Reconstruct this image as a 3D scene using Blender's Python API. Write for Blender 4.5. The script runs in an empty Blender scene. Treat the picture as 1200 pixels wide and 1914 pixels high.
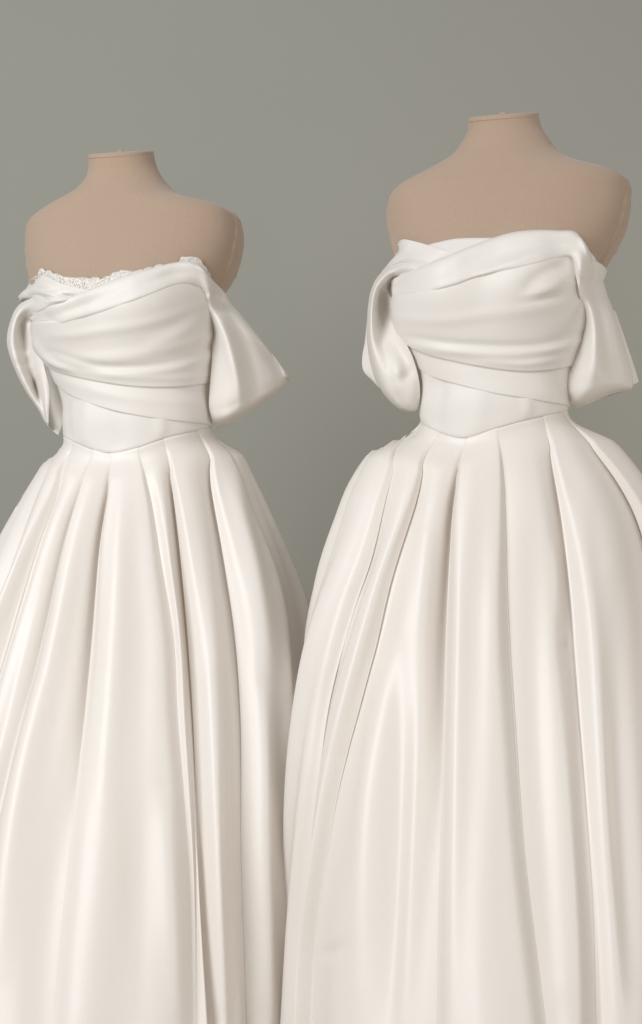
import bpy, bmesh, math, random
import numpy as np
random.seed(4); rng = np.random.default_rng(7)
sc = bpy.context.scene
COL = sc.collection

# ------------------------------------------------------------------ camera
F, HZ, CZ = 2835.0, 1246.0, 0.72          # focal length in photo pixels, horizon row, camera height
cam = bpy.data.cameras.new('camera'); co = bpy.data.objects.new('camera', cam); COL.objects.link(co)
co.location = (0, 0, CZ); co.rotation_euler = (math.pi/2, 0, 0)
cam.sensor_fit = 'VERTICAL'; cam.sensor_height = 36; cam.lens = F/1914*36
cam.shift_y = (HZ-957)/1914; cam.clip_end = 60
sc.camera = co
# ------------------------------------------------------------------ world + lamps
w = bpy.data.worlds.new('World'); sc.world = w; w.use_nodes = True
w.node_tree.nodes['Background'].inputs[0].default_value = (1.0, 0.98, 0.95, 1)
w.node_tree.nodes['Background'].inputs[1].default_value = 0.37
def area(name, loc, target, sx, sy, power, col):
    l = bpy.data.lights.new(name, 'AREA'); l.shape = 'RECTANGLE'; l.size = sx; l.size_y = sy
    l.energy = power; l.color = col
    o = bpy.data.objects.new(name, l); COL.objects.link(o); o.location = loc
    from mathutils import Vector
    o.rotation_euler = (Vector(target)-Vector(loc)).to_track_quat('-Z', 'Y').to_euler()
    return o
area('key_softbox', (-2.0, 0.2, 2.0), (0.05, 2.6, 0.75), 1.5, 2.4, 84, (0.965, 0.985, 1.0))
area('fill_softbox', (1.9, -0.2, 1.5), (0.1, 2.6, 0.9), 1.6, 2.0, 25, (1.0, 0.96, 0.915))
area('wall_lamp', (2.3, 2.6, 0.8), (1.3, 3.75, 0.8), 0.5, 0.5, 8, (1.0, 0.88, 0.74))
sc.view_settings.view_transform = 'Standard'; sc.view_settings.look = 'None'
sc.view_settings.exposure = -0.01; sc.view_settings.gamma = 1.0
sc.render.engine = 'CYCLES'
sc.cycles.max_bounces = 8; sc.cycles.diffuse_bounces = 8

# ------------------------------------------------------------------ materials
def mat(name):
    m = bpy.data.materials.new(name); m.use_nodes = True
    nt = m.node_tree; return m, nt, nt.nodes['Principled BSDF']
def nd(nt, typ, **kw):
    n = nt.nodes.new(typ)
    for k, v in kw.items():
        if k in n.inputs: n.inputs[k].default_value = v
        else: setattr(n, k, v)
    return n
def two_tone(nt, bs, c1, c2, scale, detail=4, lo=.35, hi=.65):
    tc = nd(nt, 'ShaderNodeTexCoord'); nz = nd(nt, 'ShaderNodeTexNoise', Scale=scale, Detail=detail)
    nt.links.new(tc.outputs['Object'], nz.inputs['Vector'])
    r = nd(nt, 'ShaderNodeValToRGB')
    r.color_ramp.elements[0].position = lo; r.color_ramp.elements[1].position = hi
    r.color_ramp.elements[0].color = (*c1, 1); r.color_ramp.elements[1].color = (*c2, 1)
    nt.links.new(nz.outputs[0], r.inputs[0]); nt.links.new(r.outputs[0], bs.inputs['Base Color'])
    return tc
def bump(nt, bs, tc, scale, strength, dist, stretch=None, prev=None):
    nz = nd(nt, 'ShaderNodeTexNoise', Scale=scale, Detail=3)
    if stretch:
        mp = nd(nt, 'ShaderNodeMapping'); mp.inputs['Scale'].default_value = stretch
        nt.links.new(tc.outputs['Object'], mp.inputs[0]); nt.links.new(mp.outputs[0], nz.inputs['Vector'])
    else: nt.links.new(tc.outputs['Object'], nz.inputs['Vector'])
    b = nd(nt, 'ShaderNodeBump', Strength=strength, Distance=dist)
    nt.links.new(nz.outputs[0], b.inputs['Height'])
    if prev: nt.links.new(prev.outputs[0], b.inputs['Normal'])
    nt.links.new(b.outputs[0], bs.inputs['Normal']); return b
def satin(name, c1, c2, rough, spec):
    m, nt, bs = mat(name)
    tc = two_tone(nt, bs, c1, c2, 3.0)
    bs.inputs['Roughness'].default_value = rough
    bs.inputs['Specular IOR Level'].default_value = spec
    bs.inputs['Sheen Weight'].default_value = 0.12; bs.inputs['Sheen Roughness'].default_value = 0.4
    b = bump(nt, bs, tc, 11, .2, .004)
    b = bump(nt, bs, tc, 420, .16, .0008, (1, 1, .3), b)
    tr = nd(nt, 'ShaderNodeBsdfTranslucent', Color=(.88, .74, .60, 1)); mx = nd(nt, 'ShaderNodeMixShader', Fac=.16)
    out = nt.nodes['Material Output']
    nt.links.new(bs.outputs[0], mx.inputs[1]); nt.links.new(tr.outputs[0], mx.inputs[2]); nt.links.new(mx.outputs[0], out.inputs['Surface'])
    return m
SATIN = satin('ivory_satin', (.885, .84, .79), (.895, .855, .81), .39, .5)
CREPE = satin('ivory_bodice_satin', (.85, .82, .78), (.87, .845, .81), .46, .38)
LINING, nt, bs = mat('lining'); two_tone(nt, bs, (.82, .76, .68), (.84, .78, .71), 5); bs.inputs['Roughness'].default_value = .8
JERSEY, nt, bs = mat('beige_jersey')
tc = two_tone(nt, bs, (.385, .282, .208), (.42, .308, .228), 420, 2, .3, .7)
bs.inputs['Roughness'].default_value = .95; bs.inputs['Specular IOR Level'].default_value = .15
bs.inputs['Sheen Weight'].default_value = .25; bs.inputs['Sheen Roughness'].default_value = .6
b = bump(nt, bs, tc, 700, .25, .001); bump(nt, bs, tc, 25, .15, .003, None, b)
LACE, nt, bs = mat('ivory_lace'); tc = two_tone(nt, bs, (.70, .66, .60), (.82, .79, .74), 500, 2); bs.inputs['Roughness'].default_value = .6
bump(nt, bs, tc, 600, .6, .001)
vo = nd(nt, 'ShaderNodeTexVoronoi', Scale=330); vo.feature = 'DISTANCE_TO_EDGE'; nt.links.new(tc.outputs['Object'], vo.inputs['Vector'])
ra = nd(nt, 'ShaderNodeValToRGB'); ra.color_ramp.elements[0].position = .22; ra.color_ramp.elements[1].position = .30
ra.color_ramp.elements[0].color = (1, 1, 1, 1); ra.color_ramp.elements[1].color = (.12, .12, .12, 1)     # open mesh between threads
nt.links.new(vo.outputs[0], ra.inputs[0]); nt.links.new(ra.outputs[0], bs.inputs['Alpha'])
BEAD, nt, bs = mat('pearl_bead'); two_tone(nt, bs, (.80, .77, .72), (.88, .86, .83), 60)
bs.inputs['Roughness'].default_value = .12; bs.inputs['Specular IOR Level'].default_value = .9; bs.inputs['Coat Weight'].default_value = .5
METAL, nt, bs = mat('stand_steel'); two_tone(nt, bs, (.45, .44, .42), (.5, .49, .47), 20); bs.inputs['Metallic'].default_value = 1; bs.inputs['Roughness'].default_value = .35
WALL, nt, bs = mat('grey_green_paint'); tc = two_tone(nt, bs, (.338, .335, .297), (.348, .345, .307), 1.2, 5)
bs.inputs['Roughness'].default_value = .8; b = bump(nt, bs, tc, 260, .12, .001); bump(nt, bs, tc, 4, .1, .01, None, b)
FLOORM, nt, bs = mat('pale_floor'); tc = two_tone(nt, bs, (.42, .38, .33), (.47, .43, .38), 2.5, 6)
bs.inputs['Roughness'].default_value = .5; bump(nt, bs, tc, 40, .1, .002)

# ------------------------------------------------------------------ geometry helpers
def proj(P):
    return np.stack([600+F*P[..., 0]/P[..., 1], HZ-F*(P[..., 2]-CZ)/P[..., 1]], -1)
def ray(px, py, Y):
    px, py, Y = np.broadcast_arrays(np.asarray(px, float), np.asarray(py, float), np.asarray(Y, float))
    return np.stack([(px-600)/F*Y, Y, CZ-(py-HZ)/F*Y], -1)
def cr(pts, n, closed=False):
    """smooth curve through points, n samples even in arc length"""
    p = np.asarray(pts, float)
    if len(p) == 2:
        t = np.linspace(0, 1, n)[:, None]; return p[0]*(1-t)+p[1]*t
    q = np.vstack([2*p[0]-p[1], p, 2*p[-1]-p[-2]])
    out = []
    for i in range(1, len(q)-2):
        a, b, c, d = q[i-1:i+3]
        d1 = max(np.linalg.norm(b-a), 1e-9)**.5; d2 = max(np.linalg.norm(c-b), 1e-9)**.5; d3 = max(np.linalg.norm(d-c), 1e-9)**.5
        t = np.linspace(0, 1, 24, endpoint=False)[:, None]
        m1 = d2*((b-a)/d1-(c-a)/(d1+d2)+(c-b)/d2); m2 = d2*((c-b)/d2-(d-b)/(d2+d3)+(d-c)/d3)
        out.append((2*t**3-3*t**2+1)*b+(t**3-2*t**2+t)*m1+(-2*t**3+3*t**2)*c+(t**3-t**2)*m2)
    out = np.vstack(out+[p[-1:]])
    L = np.r_[0, np.cumsum(np.linalg.norm(np.diff(out[:, :2] if p.shape[1] > 1 else out, axis=0), axis=1))]
    s = np.linspace(0, L[-1], n)
    return np.stack([np.interp(s, L, out[:, k]) for k in range(p.shape[1])], 1)
def smooth(x):
    x = np.clip(x, 0, 1); return x*x*(3-2*x)
def ridge(xy, specs):
    """sum of soft ridges: (polyline, amplitude m, sigma px). xy (...,2)"""
    sh = xy.shape[:-1]; q = xy.reshape(-1, 2); tot = np.zeros(len(q))
    for poly, amp, sig in specs:
        c = cr(poly, 40)
        best = np.full(len(q), 1e9); tt = np.zeros(len(q))
        for i in range(39):
            a, b = c[i], c[i+1]; ab = b-a; t = np.clip(((q-a)@ab)/max(ab@ab, 1e-9), 0, 1)
            d = ((q-a-t[:, None]*ab)**2).sum(1); k = d < best
            best[k] = d[k]; tt[k] = (i+t[k])/39
        tot += amp*np.exp(-best/(2*sig*sig))*np.sin(np.pi*np.clip(.04+.92*tt, 0, 1))**.6
    return tot.reshape(sh)
def link(name, verts, faces, m, parent=None, flat=False):
    me = bpy.data.meshes.new(name); me.from_pydata([tuple(v) for v in np.asarray(verts, float).reshape(-1, 3)], [], faces)
    me.materials.append(m); me.validate(); me.update()
    bm = bmesh.new(); bm.from_mesh(me); bmesh.ops.remove_doubles(bm, verts=bm.verts, dist=1e-6)
    bmesh.ops.recalc_face_normals(bm, faces=bm.faces); bm.to_mesh(me); bm.free()
    if not flat: me.polygons.foreach_set('use_smooth', [True]*len(me.polygons))
    o = bpy.data.objects.new(name, me); COL.objects.link(o)
    if parent:
        o.parent = parent
        o.matrix_parent_inverse = parent.matrix_world.inverted() if parent.type != 'EMPTY' else parent_inv(parent)
    return o
def parent_inv(p):
    from mathutils import Matrix
    return Matrix.Translation(p.location).inverted()
def gridfaces(r, c, wrap=False, off=0):
    f = []
    for i in range(r-1):
        for j in range(c if wrap else c-1):
            k = (j+1) % c
            f.append((off+i*c+j, off+i*c+k, off+(i+1)*c+k, off+(i+1)*c+j))
    return f
def grid(name, G, m, parent=None, thick=0):
    G = np.asarray(G); o = link(name, G, gridfaces(G.shape[0], G.shape[1]), m, parent)
    if thick:
        s = o.modifiers.new('thickness', 'SOLIDIFY'); s.thickness = thick; s.offset = -1
    return o
def empty(name, loc, label, cat):
    o = bpy.data.objects.new(name, None); COL.objects.link(o); o.location = loc; o.empty_display_size = .1
    o['label'] = label; o['category'] = cat; return o
def invert(S, xy, U, V, sign):
    """(u,v) on surface S (front-facing part) seen at pixels xy; U,V coarse search ranges"""
    xy = np.asarray(xy, float); sh = xy.shape[:-1]; q = xy.reshape(-1, 2)
    uu, vv = np.meshgrid(U, V); uu = uu.ravel(); vv = vv.ravel()
    P0 = S(uu, vv); nn = sign*normals(S, uu, vv, 1e-3, 1e-3); vw = P0-np.array([0, 0, CZ]); vw /= np.linalg.norm(vw, axis=1, keepdims=True)
    vis = (nn*vw).sum(1) < -.04; uu, vv = uu[vis], vv[vis]
    pc = proj(S(uu, vv)); u = np.empty(len(q)); v = np.empty(len(q))
    for i, p in enumerate(q):
        k = np.argmin(((pc-p)**2).sum(1)); u[i] = uu[k]; v[i] = vv[k]
    du = (U[1]-U[0]); dv = (V[1]-V[0]); e = 1e-4
    cur = proj(S(u, v)); err = ((cur-q)**2).sum(1); lam = np.full(len(q), 1e-3)
    for it in range(18):
        Ju = (proj(S(u+e*du, v))-cur)/e; Jv = (proj(S(u, v+e*dv))-cur)/e; r = q-cur
        a = (Ju*Ju).sum(1); b = (Ju*Jv).sum(1); d = (Jv*Jv).sum(1); gu = (Ju*r).sum(1); gv = (Jv*r).sum(1)
        a2 = a*(1+lam)+1e-6; d2 = d*(1+lam)+1e-6; det = a2*d2-b*b
        su = np.clip((d2*gu-b*gv)/det, -1, 1); sv = np.clip((a2*gv-b*gu)/det, -1, 1)
        nu = u+su*du; nv = v+sv*dv; nc = proj(S(nu, nv)); ne = ((nc-q)**2).sum(1); ok = ne < err
        u = np.where(ok, nu, u); v = np.where(ok, nv, v); cur = np.where(ok[:, None], nc, cur); err = np.where(ok, ne, err)
        lam = np.where(ok, lam*.3, lam*6)
    return u.reshape(sh), v.reshape(sh)
def normals(S, u, v, e1, e2):
    a = S(u+e1, v)-S(u-e1, v); b = S(u, v+e2)-S(u, v-e2); n = np.cross(a, b)
    return n/np.linalg.norm(n, axis=-1, keepdims=True)

# ------------------------------------------------------------------ setting
def sheet(name, c, m):
    o = link(name, c, [(0, 1, 2, 3)], m); o['kind'] = 'structure'; return o
WY = 3.75
sheet('wall', [(-6, WY, 0), (6, WY, 0), (6, WY, 4), (-6, WY, 4)], WALL)
sheet('floor', [(-6, -4, 0), (6, -4, 0), (6, WY, 0), (-6, WY, 0)], FLOORM)

# ------------------------------------------------------------------ the dress form (torso surface) and the dress
class Form: pass
def make_torso(ax_px, ay, t, rows, bustz, bust_amp, y0):
    f = Form(); f.ay = ay; f.ax = (ax_px-600)/F*ay; f.t = t
    sdir = np.array([math.cos(t), -math.sin(t), 0]); ddir = np.array([-math.sin(t), -math.cos(t), 0])
    R = np.array(rows, float)                      # py, xl, xr, half depth, forward shift, exponent
    k = 8*smooth((R[:, 0]-y0)/40); R[:, 1] += k; R[:, 2] -= k
    z = CZ-(R[:, 0]-HZ)/F*ay
    E = (R[:, 2]-R[:, 1])/2/F*ay; cx = ((R[:, 2]+R[:, 1])/2-600)/F*ay
    b = R[:, 3]; a = np.sqrt(np.maximum(E**2-(b*math.sin(t))**2, 1e-5))/math.cos(t)
    cx = cx+R[:, 4]*math.sin(t)
    o = np.argsort(z); zz = z[o]
    cols = [x[o] for x in (a, b, cx, R[:, 4], R[:, 5])]
    zf = np.linspace(zz[0], zz[-1], 500)
    fine = []
    for cvals in cols:
        c = cr(np.stack([zz, cvals], 1), 2000); v = np.interp(zf, c[:, 0], c[:, 1])
        k = np.exp(-np.linspace(-2, 2, 13)**2); k /= k.sum()
        vp = np.r_[2*v[0]-v[6:0:-1], v, 2*v[-1]-v[-2:-8:-1]]; fine.append(np.convolve(vp, k, 'valid'))
    zb = CZ-(bustz-HZ)/F*ay; f.zb = zb
    def S(th, zq):
        a_, b_, c_, fw, n = [np.interp(zq, zf, x) for x in fine]
        st, ct = np.sin(th), np.cos(th)
        r = (np.abs(st/a_)**n+np.abs(ct/b_)**n)**(-1/n)
        g = np.exp(-((zq-zb)/np.where(zq > zb, .06, .055))**2)
        tw = (th+np.pi) % (2*np.pi)-np.pi
        r = r+bust_amp*g*(np.exp(-((tw-.50)/.42)**2)+np.exp(-((tw+.50)/.42)**2))
        l = r*st; d = r*ct+fw
        P = np.zeros(np.broadcast(th, zq).shape+(3,))
        zsh = smooth((zq-zf[-1]+.05)/.05)*(-.33*(d-fw)-.01*l)
        P[..., 0] = c_+l*sdir[0]+d*ddir[0]; P[..., 1] = ay+l*sdir[1]+d*ddir[1]; P[..., 2] = zq+zsh
        return P
    f.S = S; f.ztop = zf[-1]; f.zbot = zf[0]
    f.U = np.linspace(-1.9, 1.9, 115); f.V = np.linspace(zf[0], zf[-1], 80)
    f.inv = lambda xy: invert(S, xy, f.U, f.V, 1)
    f.N = lambda u, v: normals(S, u, v, 1e-3, 1e-3)
    return f

def off_surf(f, th, z, off):
    return f.S(th, z)+f.N(th, z)*np.asarray(off)[..., None]

def build_form(f, label, neck_z):
    root = empty('dress_form', (f.ax, f.ay, 0), label, 'mannequin')
    th = np.linspace(-np.pi, np.pi, 160, endpoint=False); z = np.linspace(f.zbot, f.ztop, 170)
    T, Z = np.meshgrid(th, z); G = f.S(T, Z)-f.N(T, Z)*(.012*smooth((f.seam_z(T)+.03-Z)/.03))[..., None]
    n, c = T.shape; faces = gridfaces(n, c, True)
    link('torso', G, faces, JERSEY, root)
    # neck cap: gathered fabric disc with a small rim and central knot
    top = G[-1]; ctr = top.mean(0); rings = [top+(ctr-top)*-.012+[0, 0, -.004]]
    for k, (s, dz) in enumerate([(-.015, 0), (0.0, .0022), (.04, .0034), (.12, .002), (.3, .003), (.6, .004), (.9, .0045)]):
        wob = .0008*np.sin(np.linspace(0, 2*np.pi, c, endpoint=False)*13+k)*(k > 2)
        rings.append(top+(ctr-top)*s+np.stack([0*wob, 0*wob, dz+wob], 1))
    V = np.vstack(rings+[ctr[None]+[0, 0, .0045]]); fc = gridfaces(len(rings), c, True); m = (len(rings)-1)*c
    fc += [(m+j, m+(j+1) % c, len(V)-1) for j in range(c)]
    cap = link('neck_cap', V, fc, JERSEY, root)
    kn = []; kf = []
    for i in range(7):
        for j in range(14):
            a = 2*np.pi*j/14; r = [.0095, .0105, .009, .0075, .0068, .004, .0008][i]*(1+.12*math.sin(3*a))
            kn.append(ctr+[r*math.cos(a), r*math.sin(a), [.0, .002, .0035, .005, .006, .0068, .0072][i]])
    link('cap_knot', kn, gridfaces(7, 14, True), JERSEY, cap)
    # stand under the skirt
    s = []; prof = [(.0, .004), (.20, .004), (.20, .014), (.05, .03), (.017, .05), (.017, f.zbot+.02), (0, f.zbot+.02)]
    for r, zz in prof:
        for j in range(20): s.append((f.ax+max(r, .0005)*math.cos(j*math.pi/10), f.ay+max(r, .0005)*math.sin(j*math.pi/10), zz))
    link('stand', s, gridfaces(len(prof), 20, True), METAL, root)
    return root

def armhole(f, root, side, z0, z1, hw, th0, seam=True):
    """raised oval fabric plate over the cut arm: a patch of the torso around angle th0, with a puckered seam rim"""
    nu, nv = 20, 56
    A = np.linspace(0, 2*np.pi, nv, endpoint=False); rings = []
    zc, hz = (z0+z1)/2, (z1-z0)/2
    for i in range(nu):
        r = i/(nu-1)*1.08
        zz = zc+hz*r*np.sin(A); thh = th0+hw*r*np.cos(A)
        o = .0035*(1-smooth((r-.80)/.2))-.004*smooth((r-.98)/.1)
        puck = 0.0017*np.exp(-((r-.88)/.09)**2)*(np.sin(A*17+1)+.7*np.sin(A*29))
        rings.append(off_surf(f, thh, zz, o+puck))
    G = np.array(rings)
    link('armhole_plate', G, gridfaces(nu, nv, True), JERSEY, root)

def band(f, root, name, up, lo, off, m, puff=.004, edge=.05, depth=.006, ns=150, nt=34, ridges=(), ext=(0, 0), etop=True, ebot=True, zslope=(0, 0), thick=.0012):
    """cloth band wrapped on the torso between two photographed edges"""
    tt = (1-np.cos(np.linspace(0, np.pi, nt)))/2
    def curve(pts):
        c = cr(pts, 60); th, z = f.inv(c)
        err = np.linalg.norm(proj(f.S(th, z))-c, axis=-1); ok = err < 1.5
        c = np.stack([th, z*4], 1)[ok]
        for _ in range(10): c[1:-1] = .25*c[:-2]+.5*c[1:-1]+.25*c[2:]
        c = cr(c, ns); return c[:, 0], c[:, 1]/4
    (tu, zu), (tl, zl) = curve(up), curve(lo)
    th = tu[:, None]*(1-tt)+tl[:, None]*tt; z = zu[:, None]*(1-tt)+zl[:, None]*tt
    XY = proj(f.S(th, z))
    o = np.full(th.shape, off)+puff*np.sin(np.pi*tt)[None]**.7
    e = np.ones(nt)
    if etop: e = np.minimum(e, np.sqrt(1-(1-np.clip(tt/edge, 0, 1))**2))
    if ebot: e = np.minimum(e, np.sqrt(1-(1-np.clip((1-tt)/edge, 0, 1))**2))
    o = o-depth*(1-e)[None]
    if len(ridges): o = o+ridge(XY, ridges)*np.minimum(e, 1)[None]
    def extend(th, z, o, d, sl, front):
        k = 26; a = np.linspace(1/k, 1, k)[:, None]
        i = 0 if front else -1
        T = th[i][None]+(-1 if front else 1)*d*a; Z = z[i][None]+sl*a; O = np.repeat(o[i][None], k, 0)
        if front: return np.vstack([T[::-1], th]), np.vstack([Z[::-1], z]), np.vstack([O[::-1], o])
        return np.vstack([th, T]), np.vstack([z, Z]), np.vstack([o, O])
    if ext[0]: th, z, o = extend(th, z, o, ext[0], zslope[0], True)
    if ext[1]: th, z, o = extend(th, z, o, ext[1], zslope[1], False)
    return grid(name, off_surf(f, th, z, o), m, root, thick)

def sdep(f, px, py, off):
    th, z = f.inv(np.array([[px, py]])); return float(f.S(th, z)[0, 1]-f.ay-off)
def brows(up, lo, n, o1=.009, o2=.012):
    U, L = cr(up, n), cr(lo, n); g = lambda q: 's%.4f' % q
    return [[(l[0], l[1]+1, g(.001)), (l[0], l[1], g(o1)), ((u[0]+l[0])/2, (u[1]+l[1])/2, g(o2)), (u[0], u[1], g(o1-.001)), (u[0], u[1]-.5, g(.001))] for u, l in zip(U, L)]
def cloth(name, f, rows, m, root, n=70, k=50, ridges=(), thick=.0014, relax=0, split=None):
    """free-hanging cloth: control rows of (photo x, photo y, metres behind the form's axis)"""
    rows = [[(p[0], p[1], p[2] if not isinstance(p[2], str) else sdep(f, p[0], p[1], float(p[2][1:]))) for p in r] for r in rows]
    R = [cr(r, n) for r in rows]; R = np.array(R)
    G = np.stack([cr(R[:, j], k) for j in range(n)], 1)
    d = G[..., 2]-(ridge(G[..., :2], ridges) if len(ridges) else 0)
    P = ray(G[..., 0], G[..., 1], f.ay+d)
    for _ in range(relax):
        P[1:-1, 1:-1] = .5*P[1:-1, 1:-1]+.125*(P[:-2, 1:-1]+P[2:, 1:-1]+P[1:-1, :-2]+P[1:-1, 2:])
    if split:                                     # one continuous cloth cut at a seam line into band and sleeve
        i = int(np.argmin(np.abs(G[:, n//2, 0]-split[0]))) if split[0] else k//2
        nn = np.cross(np.gradient(P, axis=0), np.gradient(P, axis=1)); nn /= np.maximum(np.linalg.norm(nn, axis=-1, keepdims=True), 1e-12)
        out = []
        for nm, Q, q in ((split[1], P[:i+1], nn[:i+1]), (name, P[i:], nn[i:])):
            o = grid(nm, Q, m, root); me = o.data
            if len(me.vertices) == q.shape[0]*q.shape[1]:
                q = q.reshape(-1, 3); vn = np.zeros(len(q)*3); me.vertices.foreach_get('normal', vn)
                if (vn.reshape(-1, 3)*q).sum() < 0: q = -q
                me.normals_split_custom_set_from_vertices([tuple(x) for x in q])
            out.append(o)
        return out[1]
    return grid(name, P, m, root, thick)

def build_bodice(f, root, ridges, top):
    """fitted bodice under the drapes: from neckline curve to the pointed waist seam"""
    th = np.linspace(-np.pi, np.pi, 200); nv = 80
    zt = np.interp(th, *top); zb_ = f.seam_z(th)
    t = np.linspace(0, 1, nv)[:, None]
    Z = zt[None]*(1-t)+zb_[None]*t; T = np.repeat(th[None], nv, 0)
    o = np.full(Z.shape, .004); o[-1] -= .002; o[0] -= .004
    fr = np.cos(T-.2) > 0; P = f.S(T, Z); o = o+np.where(fr, ridge(proj(P), ridges), 0)*smooth((1-t)/.06)
    P = off_surf(f, T, Z, o)
    return grid('bodice', P, CREPE, root, .001)

def build_skirt(f, root, seam_px, left, right, y_side, depthB, edges, ridges, hem_z=.012, seed=1):
    r_ = np.random.default_rng(seed)
    zs = f.seam_z
    ysd, yh = y_side, HZ+(CZ-hem_z)/f.ay*F
    def tab(pts):
        p = np.array(pts, float); c = cr(p, 1500); o = np.argsort(c[:, 1]); v = (c[o, 1]-ysd)/(yh-ysd)
        return v, (c[o, 0]-600)/F*f.ay
    lv, lx = tab(left); rv, rx = tab(right); bv = np.array(depthB)
    bc = cr(bv, 600)
    vq = np.linspace(0, 1, 400)
    LX = np.interp(vq, lv, lx); RX = np.interp(vq, rv, rx); CX = (LX+RX)/2; BB = np.interp(vq, bc[:, 0], bc[:, 1])
    cx0 = CX[0]
    CX = cx0+(CX-cx0)*smooth(vq/.5)
    AL, AR = CX-LX, RX-CX
    def S(ph, v):
        v = np.asarray(v, float); c = np.interp(v, vq, CX); s = np.sin(ph)
        A = np.where(s < 0, np.interp(v, vq, AL), np.interp(v, vq, AR)); B = np.interp(v, vq, BB)
        th = np.arctan2(A*s, B*np.cos(ph))+f.t
        zt = zs(th)+.004; Z = zt*(1-v)+hem_z*v; th = np.broadcast_to(th, Z.shape)
        E = np.zeros(np.broadcast(ph, v).shape+(3,))
        E[..., 0] = c+A*s; E[..., 1] = f.ay+f.fwd-B*np.cos(ph); E[..., 2] = Z
        T = f.S(th, np.maximum(Z, f.zbot))+f.N(th, np.maximum(Z, f.zbot))*(.0012+.0030*smooth(np.broadcast_to(v, Z.shape)/.005))[..., None]
        wgt = smooth(np.broadcast_to(v, Z.shape)/.05)[..., None]
        return T*(1-wgt)+E*wgt
    U = np.linspace(-1.75, 1.75, 90); Vv = np.linspace(0, 1, 90)
    vs = np.r_[0, .002, .004, .006, .009, .013, .018, np.linspace(.024, 1, 140)]
    ph_edges = []; info = []
    for e in edges:
        c = cr(e['p'], 160); ph, v = invert(S, c, U, Vv, -1)
        o = np.argsort(v); v, ph = v[o], ph[o]
        k = np.ones(5)/5; ph_s = np.convolve(np.r_[ph[0], ph[0], ph, ph[-1], ph[-1]], k, 'valid')
        ph_edges.append(np.interp(vs, v, ph_s)); info.append(e)
    # keep order
    for k in range(1, len(ph_edges)): ph_edges[k] = np.maximum(ph_edges[k], ph_edges[k-1]+.03)
    a0, a1 = ph_edges[-1], ph_edges[0]+2*np.pi
    nb = 9
    for k in range(1, nb):
        q = k/nb; ph_edges.append(a0*(1-q)+a1*q); info.append(dict(over='R' if k > nb/2 else 'L', d=1.0))
    ph_edges.append(ph_edges[0]+2*np.pi); info.append(info[0])
    # the lining carries the pleats
    ph = np.linspace(-np.pi, np.pi, 100, endpoint=False); vl = np.linspace(.02, .995, 50)
    T, Vg = np.meshgrid(ph, vl); Pl = S(T, Vg)+normals(S, T, Vg, 1e-3, 1e-3)*(.004+.05*smooth(Vg/.2))[..., None]
    lin = link('skirt', Pl, gridfaces(50, 100, True), LINING, root)
    ncore = 46
    for k in range(len(ph_edges)-1):
        p0, p1 = ph_edges[k][:, None], ph_edges[k+1][:, None]; V = vs[:, None]
        pm = (p0+p1)/2
        g = np.linalg.norm(S(pm+.01, V)-S(pm-.01, V), axis=-1)/.02            # metres per radian
        wd = (p1-p0)*g
        grow = smooth(V/.35)*.6+.4*V
        def edge_par(e):
            rho = np.minimum((.0007+.0035*grow)*e.get('r', 1), wd*.2)
            dl = .0014+.0014*grow
            D = (.0065*smooth(V/.08)*(1-.6*smooth(V/.5))+.024*grow)*e['d']*(1-.25*V); sg = np.minimum(.0022+.016*grow, wd*.25)
            return rho, dl, D, sg
        rl, dl, DL, sgl = edge_par(info[k]); rr, dr, DR, sgr = edge_par(info[k+1])
        overL = info[k]['over'] == 'R'; overR = info[k+1]['over'] == 'L'
        sl, ol, sr, orr = [], [], [], []
        if overL:
            for q in (1.0, .4): sl.append(rl*1.0+.012*q); ol.append(-(dl*.8))
            for a in np.linspace(-90, -270, 9):
                a = math.radians(a); sl.append(rl+rl*math.cos(a)); ol.append((dl*.8)/2*(math.sin(a)-1))
            c0 = rl*1.02
        else: c0 = -np.minimum(.020+0*wd, wd*.5)
        if overR:
            for a in np.linspace(90, -90, 9):
                a = math.radians(a); sr.append(wd-rr+rr*math.cos(a)); orr.append((dr*.8)/2*(math.sin(a)-1))
            for q in (.4, 1.0): sr.append(wd-rr-.012*q); orr.append(-(dr*.8))
            c1 = wd-rr*1.02
        else: c1 = wd+np.minimum(.020+0*wd, wd*.5)
        u = np.linspace(0, 1, ncore)[None]
        sc_ = c0+(c1-c0)*u
        oc = np.zeros_like(sc_)
        if not overL: oc = oc-(dl*.35+DL)*(1-smooth((sc_+.004)/(wd*info[k].get('rise', .75)+.004)))
        if not overR: oc = oc-(dr*.7+DR)*(1-smooth((wd-sc_+.004)/(wd*info[k+1].get('rise', .75)+.004)))
        gp = .65*smooth(V/.12)*(1-smooth((V-.18)/.5))
        if not overL: oc = oc-info[k].get('g', .005)*.35*gp*np.exp(-(np.maximum(sc_, 0)/(.006+.014*grow))**2)
        if not overR: oc = oc-info[k+1].get('g', .005)*gp*np.exp(-(np.maximum(wd-sc_, 0)/(.006+.014*grow))**2)
        x = np.clip(sc_/wd, 0, 1); hold = smooth(x/.42)*smooth((1-x)/.42)
        puff = info[k].get('puff', .003)
        oc = oc+hold*puff*smooth(V/.12)*(1-.3*V)
        for i in range(3):
            fx, fv, p_ = r_.uniform(.6, 1.7), r_.uniform(.3, 1.3), r_.uniform(0, 6.28)
            oc = oc+hold*.0035*grow*np.sin(2*np.pi*(fx*x+fv*V)+p_)
        # columns with a puff share their end offsets, so rolls stay attached
        cols_s = ([np.hstack(sl)] if sl else [])+[sc_]+([np.hstack(sr)] if sr else [])
        cols_o = ([np.hstack(ol)] if ol else [])+[oc]+([np.hstack(orr)] if orr else [])
        s_ = np.hstack(cols_s); o_ = np.hstack(cols_o)
        if overL: o_ = o_-DL*np.exp(-(np.maximum(s_, 0)/sgl)**2)
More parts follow.
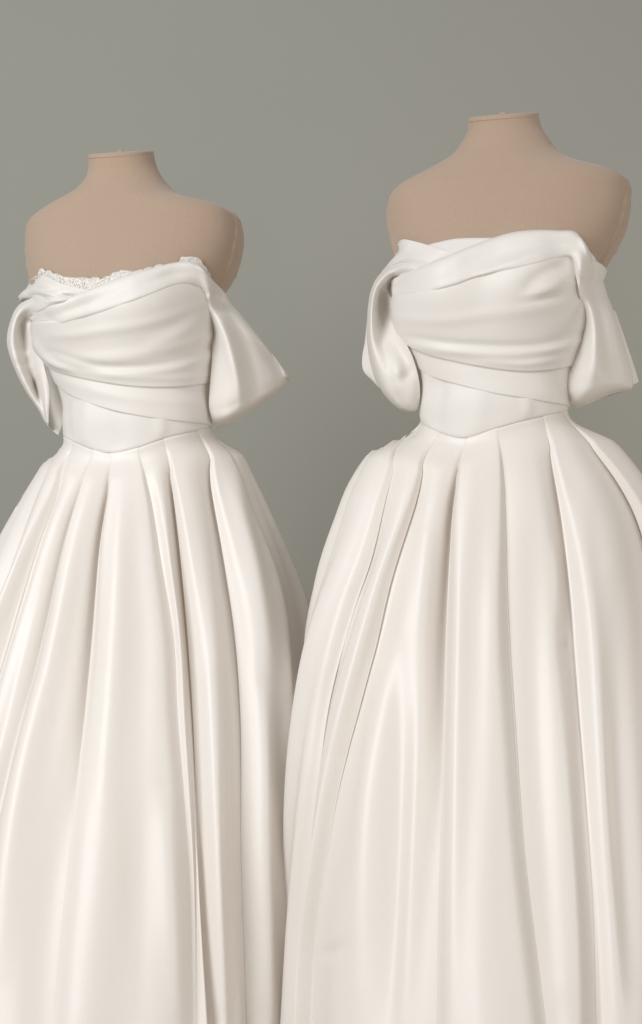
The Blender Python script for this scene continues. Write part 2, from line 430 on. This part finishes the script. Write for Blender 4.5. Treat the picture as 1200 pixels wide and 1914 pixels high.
        if overR: o_ = o_-DR*np.exp(-(np.maximum(wd-s_, 0)/sgr)**2)
        PH = p0+s_/g; VV = np.broadcast_to(V, PH.shape)
        B = S(PH, VV); N = -normals(S, PH, VV, 2e-3, 2e-3)
        xy = proj(B)
        if len(ridges) and abs(float(pm.mean())) < 1.9: o_ = o_+ridge(xy, ridges)
        link('pleat', B+N*o_[..., None], gridfaces(*PH.shape), SATIN, lin)
    return S

def seam_fn(f, pts, zback):
    th, z = f.inv(np.array(cr(pts, 60)))
    o = np.argsort(th); th, z = th[o], z[o]
    T = np.r_[-np.pi, th[0]-.6, th, th[-1]+.6, np.pi]; Z = np.r_[zback, z[0]*.5+zback*.5, z, z[-1]*.5+zback*.5, zback]
    f.seam_z = lambda q: np.interp((np.asarray(q)+np.pi) % (2*np.pi)-np.pi, T, Z)
    f.seam_th = (th[0], th[-1])
def zpx(f, y): return CZ-(y-HZ)/F*f.ay

#==================================================================== LEFT
L_rows = [(301,172,290,.055,.035,2.1),(326,171,297,.057,.033,2.1),(345,165,308,.060,.03,2.1),(362,150,322,.066,.026,2.1),(375,130,336,.072,.022,2.2),
 (390,97,363,.080,.018,2.3),(403,72,412,.088,.015,2.5),(414,59,436,.093,.014,2.6),(426,53,445,.097,.014,2.7),(445,50,451,.101,.014,2.6),
 (485,53,449,.108,.018,2.5),(530,59,437,.113,.024,2.4),(565,63,421,.116,.028,2.3),(600,66,406,.116,.030,2.3),(640,76,397,.112,.028,2.2),(680,92,394,.105,.024,2.2),
 (720,106,392,.099,.02,2.2),(760,116,392,.096,.018,2.2),(800,116,398,.097,.016,2.2),(840,122,394,.092,.014,2.2),(880,135,380,.085,.014,2.2),(930,150,365,.08,.014,2.2)]
A = make_torso(250, 2.69, math.radians(12), L_rows, 600, .022, 515); A.fwd = 0.0
seam_fn(A, [(114,812),(137,825),(172,840),(206,848),(258,838),(308,820),(370,805),(399,797)], zpx(A, 800))
rootA = build_form(A, 'beige fabric dress form on the left, set lower and farther back', 0)
armhole(A, rootA, 1, zpx(A, 590), zpx(A, 402), .20, 1.62)
armhole(A, rootA, -1, zpx(A, 590), zpx(A, 405), .20, -1.62)
DA = empty('wedding_dress', (A.ax, A.ay, 0), 'left ivory satin wedding dress with beaded lace peeking above its neckline', 'dress')
zt = zpx(A, 535)
build_bodice(A, DA, [([(168,690),(158,890)], .003, 9), ([(297,690),(305,890)], .003, 8), ([(215,700),(225,900)], -.002, 14), ([(126,700),(133,870)], -.0025, 6)], (np.array([-3.2, -1.6, -.9, -.2, .4, .9, 1.6, 3.2]), np.array([zpx(A, y) for y in (580, 570, 560, 575, 555, 545, 580, 580)])))
C1 = [(88,672),(108,712),(135,738),(200,765),(290,783),(345,790),(397,797)]
C2 = [(72,640),(88,668),(112,690),(180,712),(250,724),(300,727),(350,724),(394,712)]
band(A, DA, 'waist_drape', [(72,630),(90,660),(118,680),(180,700),(280,714),(350,712),(394,700)], C1, .0065, CREPE, .002, ext=(.5, .5), depth=.005, edge=.025,
     ridges=[([(120,705),(200,735),(300,750),(390,755)], .003, 9)])
band(A, DA, 'bust_drape', [(64,600),(110,596),(170,583),(250,555),(320,528),(394,540)], C2, .0115, CREPE, .004, depth=.008, edge=.02, ext=(.4, .5), nt=48,
     ridges=[([(75,630),(110,672),(145,690)], .006, 5), ([(90,640),(150,668),(260,660),(380,612)], .004, 10), ([(200,700),(300,690),(390,660)], .004, 8), ([(280,640),(340,610),(385,570)], .004, 9), ([(100,622),(180,617),(300,592),(380,562)], .0025, 6), ([(110,650),(200,682),(320,677),(390,642)], -.004, 5), ([(150,692),(250,706),(340,706),(390,695)], .002, 5), ([(300,655),(345,640),(388,622)], .003, 5)])
cloth('crossover_fold', A, [
 [(205,552,'s.002'),(120,531,'s.014'),(85,517,'s.018'),(66,517,'s.018'),(57,524,'s.010')],
 [(172,556,'s.002'),(110,543,'s.016'),(72,531,'s.022'),(54,535,-.015),(47,542,.02)],
 [(145,560,'s.003'),(92,548,'s.020'),(62,545,'s.028'),(42,547,-.02),(34,554,.02)],
 [(130,565,'s.003'),(92,559,'s.018'),(62,556,'s.022'),(44,557,-.02),(37,562,.02)],
 [(130,570,'s.001'),(92,565,'s.004'),(62,563,'s.002'),(48,563,.01),(42,566,.03)]], CREPE, DA,
 ridges=[([(42,552),(66,545),(118,558)], .007, 4.5), ([(60,558),(90,555),(118,562)], -.004, 3)])
sl = cloth('sleeve', A, [
 [(150,556,'s.003'),(147,560,'s.004'),(143,566,'s.003'),(142,568,'s.001')],
 [(102,556,'s.016'),(100,563,'s.020'),(100,572,'s.006'),(100,574,'s.001')],
 [(62,558,'s.020'),(64,568,'s.030'),(70,582,'s.012'),(72,584,'s.0')],
 [(35,572,.0),(40,578,-.035),(52,588,-.02),(60,596,-.01)],
 [(20,602,.0),(26,604,-.035),(42,606,-.005),(60,612,-.03)],
 [(14,640,.0),(22,642,-.030),(46,646,.0),(66,650,-.03),(76,656,-.04)],
 [(27,686,.0),(34,688,-.025),(56,690,.0),(76,692,-.035),(86,696,-.04)],
 [(50,732,.0),(56,733,-.02),(70,732,.0),(84,728,-.04),(92,726,-.04)],
 [(74,767,.0),(77,766,-.015),(82,762,-.02),(86,758,-.04),(92,755,-.04)],
 [(87,793,.0),(88,793,-.015),(88.5,793,-.02),(89,793,-.03),(90,792,-.03)]], CREPE, DA,
 ridges=[([(24,672),(45,664),(62,656)], .006, 5), ([(34,694),(55,684),(70,678)], .005, 4), ([(46,714),(62,704),(76,698)], .005, 4), ([(62,700),(68,730),(72,752)], -.012, 4)])
cloth('back_flap', A, [
 [(45,640,.05),(75,650,.075),(100,660,.07)],
 [(50,690,.05),(85,700,.08),(112,715,.07)],
 [(62,735,.05),(90,745,.08),(118,760,.07)],
 [(80,778,.05),(95,785,.075),(115,800,.07)],
 [(90,797,.05),(98,805,.065),(109,814,.06)]], CREPE, sl)
cloth('sleeve', A, brows([(57,594),(90,573),(160,544),(205,525),(250,510),(290,500),(326,491)], [(66,611),(90,613),(150,597),(200,582),(250,564),(290,549),(326,536)], 8)+[
 [(376,544,'s.004'),(373,534,'s.018'),(369,512,'s.022'),(362,491,'s.014'),(361,489,'s.0')],
 [(384,562,'s.012'),(390,548,'s.036'),(394,530,'s.032'),(388,510,'s.016'),(386,508,'s.0')],
 [(386,580,'s.020'),(396,574,'s.045'),(410,560,'s.04'),(423,550,-.045),(421,552,.0),(412,560,.03)],
 [(392,612,'s.020'),(408,604,-.100),(430,592,-.085),(452,589,-.035),(448,592,.02),(425,604,.05)],
 [(397,645,-.065),(425,638,-.100),(455,628,-.075),(482,627,-.025),(476,630,.03),(440,640,.06)],
 [(393,715,-.065),(430,700,-.100),(468,682,-.075),(505,662,-.02),(522,682,.0),(510,684,.05),(450,700,.07)],
 [(391,762,-.06),(425,758,-.090),(470,737,-.075),(515,712,-.03),(542,707,.01),(525,712,.05),(460,740,.06)],
 [(399,788,-.045),(428,783,-.070),(475,756,-.055),(518,728,-.02),(541,709,.012),(520,726,.04),(455,764,.045)],
 [(408,802,.0),(438,788,-.015),(482,760,-.01),(520,731,.0),(540,711,.015),(518,731,.025),(455,776,.02)]], CREPE, DA, n=120, k=170, split=(345,'neckline_band'),
 ridges=[([(398,585),(420,630),(440,690),(452,765)], .014, 9), ([(425,590),(455,640),(474,700),(480,742)], -.010, 9), ([(480,660),(505,690),(515,715)], .004, 8),
         ([(385,560),(392,556),(398,562)], .006, 4)])
# beaded lace edging along the neckline
def lace(f, root, up, drop, nbead, seed, scal):
    c = cr(up, 160); L = np.arange(160)/159
    n_s = np.abs(np.sin(np.pi*(L*scal+.35*np.sin(L*9))))**.7*(.55+.45*np.sin(L*14+1))
    top = c.copy(); top[:, 1] += 2.0-5*n_s
    dr = drop*(.42+.58*smooth((c[:, 0]-95)/60)); lo = c.copy(); lo[:, 1] += dr
    tt = np.linspace(0, 1, 14)[None, :, None]
    XY = top[:, None]*(1-tt)+lo[:, None]*tt; th, z = f.inv(XY)
    o = .0052+.0007*np.sin(XY[..., 0]*1.9)*np.sin(XY[..., 1]*1.7)
    tr = grid('lace_trim', off_surf(f, th, z, o), LACE, root, .001)
    r = np.random.default_rng(seed); V = []; Fc = []
    base = bmesh.new(); bmesh.ops.create_icosphere(base, subdivisions=1, radius=1); bv = np.array([v.co[:] for v in base.verts]); bf = [[v.index for v in q.verts] for q in base.faces]; base.free()
    def add(px, py, rad, lift):
        th, z = f.inv(np.array([[px, py]])); p = off_surf(f, th, z, np.array([lift]))[0]
        k = len(V)*len(bv); V.append(p+bv*rad); Fc.extend([[i+k for i in q] for q in bf])
    for i in range(0, 160): add(top[i, 0], top[i, 1]+.6, .0006, .0055)        # corded scallop edge
    for i in range(nbead):
        k = r.integers(0, 160); add(top[k, 0]+r.normal()*1.0, top[k, 1]+2+r.random()*(dr[k]-5), r.uniform(.0004, .0011), .0066)
    b = link('beading', np.vstack(V), Fc, BEAD, tr); b['kind'] = 'stuff'
lace(A, DA, [(76,511),(80,507),(86,507),(100,512),(128,520),(150,521),(175,523),(198,523),(214,514),(232,507),(250,509),(275,505),(310,497)], 34, 330, 5, 13)
lace(A, DA, [(334,490),(343,482),(356,480),(370,486),(381,498),(389,512)], 24, 130, 6, 3)

L_edges = [
 dict(p=[(121,818),(90,872),(48,968),(14,1060),(-60,1230),(-140,1600),(-170,1914)], over='R', d=.8),
 dict(p=[(137,826),(118,862),(95,930),(62,1020),(30,1110),(0,1190),(-40,1330),(-90,1600),(-120,1914)], over='L', d=1.3),
 dict(p=[(173,841),(155,885),(115,1000),(75,1160),(30,1340),(0,1460),(-30,1600),(-60,1914)], over='R', d=1.1, g=.010),
 dict(p=[(206,849),(200,905),(182,1010),(165,1185),(150,1340),(138,1440),(115,1650),(100,1800),(92,1914)], over='R', d=1.2, g=.022),
 dict(p=[(258,839),(280,925),(300,1040),(325,1185),(335,1340),(350,1500),(362,1650),(368,1914)], over='L', d=.7),
 dict(p=[(308,821),(327,935),(345,1085),(357,1210),(367,1340),(375,1500),(382,1700),(400,1914)], over='R', d=1.4, g=.016),
 dict(p=[(370,806),(390,840),(400,910),(425,1035),(450,1185),(462,1340),(466,1600),(475,1800),(480,1914)], over='R', d=1.2, g=.010),
 dict(p=[(393,801),(430,850),(458,905),(481,960),(518,1040),(546,1130),(556,1210),(562,1400),(560,1914)], over='L', d=.8)]
build_skirt(A, DA, None, [(114,808),(92,840),(60,893),(28,945),(0,992),(-50,1085),(-110,1250),(-160,1450),(-190,1700),(-205,2000)],
 [(399,798),(425,820),(450,850),(480,910),(525,1010),(572,1130),(598,1250),(614,1400),(618,1700),(618,2000)], 803,
 [(0,.112),(.05,.128),(.12,.154),(.3,.215),(.5,.285),(.75,.36),(1,.43)], L_edges,
 [([(440,860),(445,940),(470,1060),(500,1250)], .010, 13), ([(490,1300),(494,1600),(505,1914)], .010, 11), ([(388,1250),(395,1500),(415,1880)], .008, 8),
  ([(430,1250),(445,1600),(455,1850)], -.008, 9), ([(262,1500),(265,1914)], -.006, 22), ([(60,1300),(20,1600),(0,1800)], .010, 22), ([(110,1420),(70,1700),(45,1914)], -.006, 18),
  ([(225,950),(205,1200),(190,1500)], .005, 16), ([(310,1500),(330,1880)], .007, 14), ([(85,950),(50,1040),(10,1150)], .006, 10)], seed=3)

#==================================================================== RIGHT
R_rows = [(233,872,1000,.052,.035,2.1),(255,871,1006,.054,.033,2.1),(275,860,1018,.057,.03,2.1),(298,843,1034,.063,.026,2.1),(315,815,1055,.070,.022,2.2),
 (330,783,1086,.078,.018,2.3),(344,752,1130,.086,.015,2.5),(355,738,1152,.091,.014,2.6),(370,730,1161,.096,.014,2.7),(392,728,1163,.100,.014,2.6),
 (440,735,1156,.107,.018,2.5),(490,740,1138,.112,.024,2.4),(530,740,1116,.115,.028,2.3),(570,740,1100,.115,.030,2.3),(610,743,1092,.112,.028,2.2),(650,754,1080,.105,.024,2.2),
 (690,768,1068,.097,.02,2.2),(730,781,1060,.093,.018,2.2),(770,782,1060,.094,.016,2.2),(810,786,1055,.09,.014,2.2),(850,800,1040,.085,.014,2.2),(900,820,1020,.08,.014,2.2)]
B = make_torso(945, 2.50, math.radians(14), R_rows, 560, .022, 465); B.fwd = 0.0
seam_fn(B, [(780,786),(820,808),(868,820),(925,803),(985,786),(1056,769)], zpx(B, 775))
rootB = build_form(B, 'beige fabric dress form on the right, standing taller and nearer', 0)
armhole(B, rootB, 1, zpx(B, 560), zpx(B, 348), .20, 1.55)
armhole(B, rootB, -1, zpx(B, 560), zpx(B, 350), .20, -1.62)
DB = empty('wedding_dress', (B.ax, B.ay, 0), 'right ivory satin wedding dress with plain smooth neckline and no lace', 'dress')
build_bodice(B, DB, [([(808,650),(792,830)], .0035, 6), ([(838,680),(810,840)], -.003, 7), ([(983,680),(986,860)], .003, 8), ([(905,690),(885,870)], .002, 14)], (np.array([-3.2, -1.6, -.9, -.5, .0, .6, 1.0, 1.6, 3.2]), np.array([zpx(B, y) for y in (540, 520, 487, 483, 487, 480, 500, 535, 540)])))
C1 = [(766,655),(778,675),(794,693),(812,704),(855,719),(920,736),(994,748),(1056,760)]
C2 = [(748,610),(762,634),(781,647),(812,663),(855,676),(907,688),(960,696),(994,697),(1031,692),(1060,683)]
band(B, DB, 'waist_drape', [(748,605),(765,630),(785,640),(855,665),(920,676),(994,685),(1031,680),(1062,670)], C1, .0065, CREPE, .002, ext=(.5, .5), depth=.005, edge=.025)
band(B, DB, 'bust_drape', [(734,552),(790,545),(845,530),(890,514),(971,496),(1017,484),(1080,478)], C2, .0115, CREPE, .004, depth=.008, edge=.02, ext=(.4, .5), nt=48,
     ridges=[([(770,640),(850,652),(950,660),(1050,640)], .004, 8), ([(900,675),(980,680),(1045,665)], .003, 5), ([(970,560),(1010,540),(1040,525)], .004, 6), ([(975,545),(1000,520),(1055,495)], -.006, 9), ([(760,592),(850,592),(960,577),(1070,560)], .002, 7), ([(780,627),(880,642),(1000,642),(1080,617)], -.004, 5.5), ([(965,562),(1000,553),(1040,548)], -.005, 4), ([(1000,655),(1040,645),(1075,625)], .003, 5)])
cloth('crossover_fold', B, [
 [(862,482,'s.002'),(826,466,'s.010'),(790,455,'s.011'),(760,448,'s.011'),(752,448,'s.011'),(745,452,'s.009')],
 [(842,488,'s.002'),(802,476,'s.013'),(768,468,'s.013'),(750,470,'s.013'),(741,476,'s.010'),(736,480,.02)],
 [(818,494,'s.003'),(786,485,'s.016'),(758,481,'s.016'),(732,486,-.01),(722,498,.05)],
 [(795,500,'s.003'),(772,492,'s.012'),(752,490,'s.014'),(728,498,-.01),(712,510,.05)],
 [(790,506,'s.002'),(770,500,'s.004'),(752,498,'s.004'),(728,506,.01),(714,518,.05)]], CREPE, DB)
sl = cloth('sleeve', B, [
 [(800,499,'s.002'),(797,504,'s.003'),(792,512,'s.002'),(790,514,'s.001')],
 [(762,491,'s.013'),(761,499,'s.022'),(762,510,'s.008'),(763,512,'s.002')],
 [(732,496,'s.012'),(734,506,'s.034'),(740,518,'s.014'),(742,520,'s.0')],
 [(708,514,.02),(712,520,-.045),(724,532,-.02),(730,538,.0)],
 [(694,540,.02),(699,543,-.045),(714,550,-.01),(733,560,-.025)],
 [(687,578,.02),(693,580,-.04),(712,583,-.0),(728,585,-.02),(738,588,-.045)],
 [(686,625,.02),(692,625,-.035),(712,626,-.02),(735,626,-.03),(752,628,-.05)],
 [(689,662,.02),(697,663,-.035),(722,664,-.045),(750,664,-.045),(770,666,-.06)],
 [(700,705,.02),(708,705,-.03),(735,706,-.055),(765,706,-.055),(783,708,-.05)],
 [(718,738,.02),(724,738,-.025),(745,740,-.045),(770,742,-.05),(785,744,-.04)],
 [(740,760,.02),(744,759,-.015),(757,762,-.03),(770,764,-.03),(780,765,-.02)],
 [(752,768,.02),(755,767,.0),(761,769,-.01),(768,770,-.01),(775,770,.0)]], CREPE, DB,
 ridges=[([(735,660),(745,690),(742,720)], .007, 8), ([(735,712),(755,705),(772,690)], -.006, 6), ([(726,748),(745,760),(760,766)], .004, 3), ([(715,545),(724,580),(745,625)], -.007, 5)])
cloth('back_flap', B, [
 [(705,590,.04),(690,592,.05),(687,600,.06)],
 [(708,630,.04),(688,632,.05),(683,640,.06)],
 [(715,670,.04),(690,670,.05),(678,670,.06)],
 [(722,700,.04),(696,700,.05),(680,692,.06)],
 [(735,735,.04),(715,728,.05),(700,714,.06)]], CREPE, sl)
sr = cloth('sleeve', B, brows([(731,523),(760,509),(783,499),(846,474),(870,464),(920,445),(960,434),(1000,430),(1042,431)], [(734,556),(760,557),(795,549),(855,533),(888,520),(935,509),(980,500),(1015,491),(1048,484)], 9)+[
 [(1066,486,'s.004'),(1069,480,'s.020'),(1076,458,'s.022'),(1078,436,'s.014'),(1077,434,'s.0')],
 [(1076,515,'s.020'),(1084,505,'s.045'),(1096,488,'s.04'),(1104,473,'s.015'),(1100,474,'s-.03')],
 [(1083,550,'s.030'),(1096,545,-.130),(1115,535,-.105),(1127,524,-.06),(1122,528,.0),(1112,535,.03)],
 [(1090,590,-.095),(1108,585,-.130),(1132,580,-.105),(1148,584,-.05),(1142,586,.02),(1120,592,.05)],
 [(1091,622,-.095),(1115,618,-.130),(1142,615,-.105),(1160,620,-.045),(1154,622,.02),(1125,628,.06)],
 [(1078,660,-.085),(1110,660,-.125),(1148,652,-.100),(1170,656,-.04),(1162,660,.02),(1125,666,.06)],
 [(1062,705,-.075),(1098,708,-.115),(1145,697,-.095),(1182,697,-.03),(1170,700,.02),(1120,708,.05)],
 [(1060,735,-.065),(1090,740,-.095),(1142,722,-.085),(1184,719,-.03),(1172,722,.01),(1120,734,.04)],
 [(1066,754,-.045),(1090,752,-.070),(1140,733,-.065),(1183,725,-.03),(1172,728,.0),(1120,742,.02)],
 [(1076,764,-.02),(1096,757,-.035),(1140,738,-.035),(1182,728,-.02),(1172,730,-.01),(1120,746,.0)]], CREPE, DB, n=120, k=170, split=(1060,'neckline_band'),
 ridges=[([(880,521),(950,492),(1008,473),(1054,470)], .004, 6),([(1085,520),(1100,580),(1110,650),(1108,720)], .008, 9), ([(1105,530),(1122,590),(1135,660),(1142,700)], -.012, 9), ([(1120,530),(1145,590),(1160,650),(1172,700)], .008, 7)])
cloth('back_flap', B, [
 [(1130,575,.0),(1146,580,.005),(1149,582,.01)],
 [(1140,640,.0),(1164,640,.005),(1170,642,.01)],
 [(1150,690,.0),(1180,688,.005),(1186,690,.01)],
 [(1160,722,.0),(1186,718,.005),(1193,714,.01)]], CREPE, sr)
R_edges = [
 dict(p=[(776,782),(750,797),(740,840),(715,930),(685,1040),(650,1130),(602,1290),(580,1420),(560,1600),(549,1750),(545,1914)], over='L', d=1.0, r=.6, g=.016),
 dict(p=[(820,809),(800,838),(775,930),(725,1080),(690,1210),(655,1330),(625,1430),(606,1510),(580,1660),(566,1765),(560,1914)], over='L', d=1.1, r=.7, g=.018),
 dict(p=[(868,822),(860,855),(845,940),(835,1060),(828,1190),(823,1335),(818,1500),(810,1700),(805,1914)], over='R', d=1.3, g=.022),
 dict(p=[(930,805),(940,865),(947,990),(950,1090),(955,1190),(965,1335),(985,1600),(1010,1800),(1025,1914)], over='L', d=.8),
 dict(p=[(1018,780),(1030,840),(1055,965),(1075,1115),(1085,1240),(1092,1335),(1105,1500),(1120,1700),(1128,1914)], over='R', d=1.2, g=.010),
 dict(p=[(1050,771),(1070,790),(1125,850),(1160,895),(1200,965),(1240,1100),(1270,1300),(1290,1600),(1300,1914)], over='R', d=.9)]
build_skirt(B, DB, None, [(778,772),(765,774),(730,792),(700,815),(655,885),(625,965),(600,1040),(567,1170),(552,1290),(540,1420),(530,1700),(522,1914),(520,2100)],
 [(1058,769),(1075,772),(1110,792),(1150,825),(1200,888),(1240,970),(1285,1100),(1330,1300),(1360,1600),(1370,2100)], 770,
 [(0,.112),(.05,.128),(.12,.154),(.3,.215),(.5,.285),(.75,.36),(1,.43)], R_edges,
 [([(700,1250),(680,1500),(660,1914)], .008, 16), ([(745,1200),(735,1500),(715,1914)], -.010, 14), ([(800,1000),(785,1300),(762,1600),(735,1914)], .009, 13),
  ([(880,900),(862,1200),(852,1500),(845,1914)], .007, 20), ([(925,1200),(930,1914)], -.006, 22), ([(1005,1000),(1010,1350),(1040,1800)], -.009, 20),
  ([(1062,1250),(1075,1500),(1098,1914)], .007, 12), ([(1085,950),(1108,1250),(1125,1550),(1160,1914)], .008, 14), ([(1150,1100),(1165,1500),(1190,1850)], -.009, 18),
  ([(720,870),(690,960),(650,1080),(610,1230)], .006, 11), ([(760,960),(715,1090),(670,1230),(625,1390)], .006, 9), ([(592,1391),(600,1395),(608,1393)], .0012, 3.5),
  ([(575,1786),(600,1782),(640,1768)], -.004, 8), ([(518,1789),(537,1788)], -.007, 7), ([(518,1764),(537,1760)], .004, 9), ([(518,1815),(536,1816)], .004, 9),
  ([(1040,1010),(1046,1060),(1052,1150)], .004, 7), ([(1062,1190),(1075,1196)], -.004, 6)], seed=8)
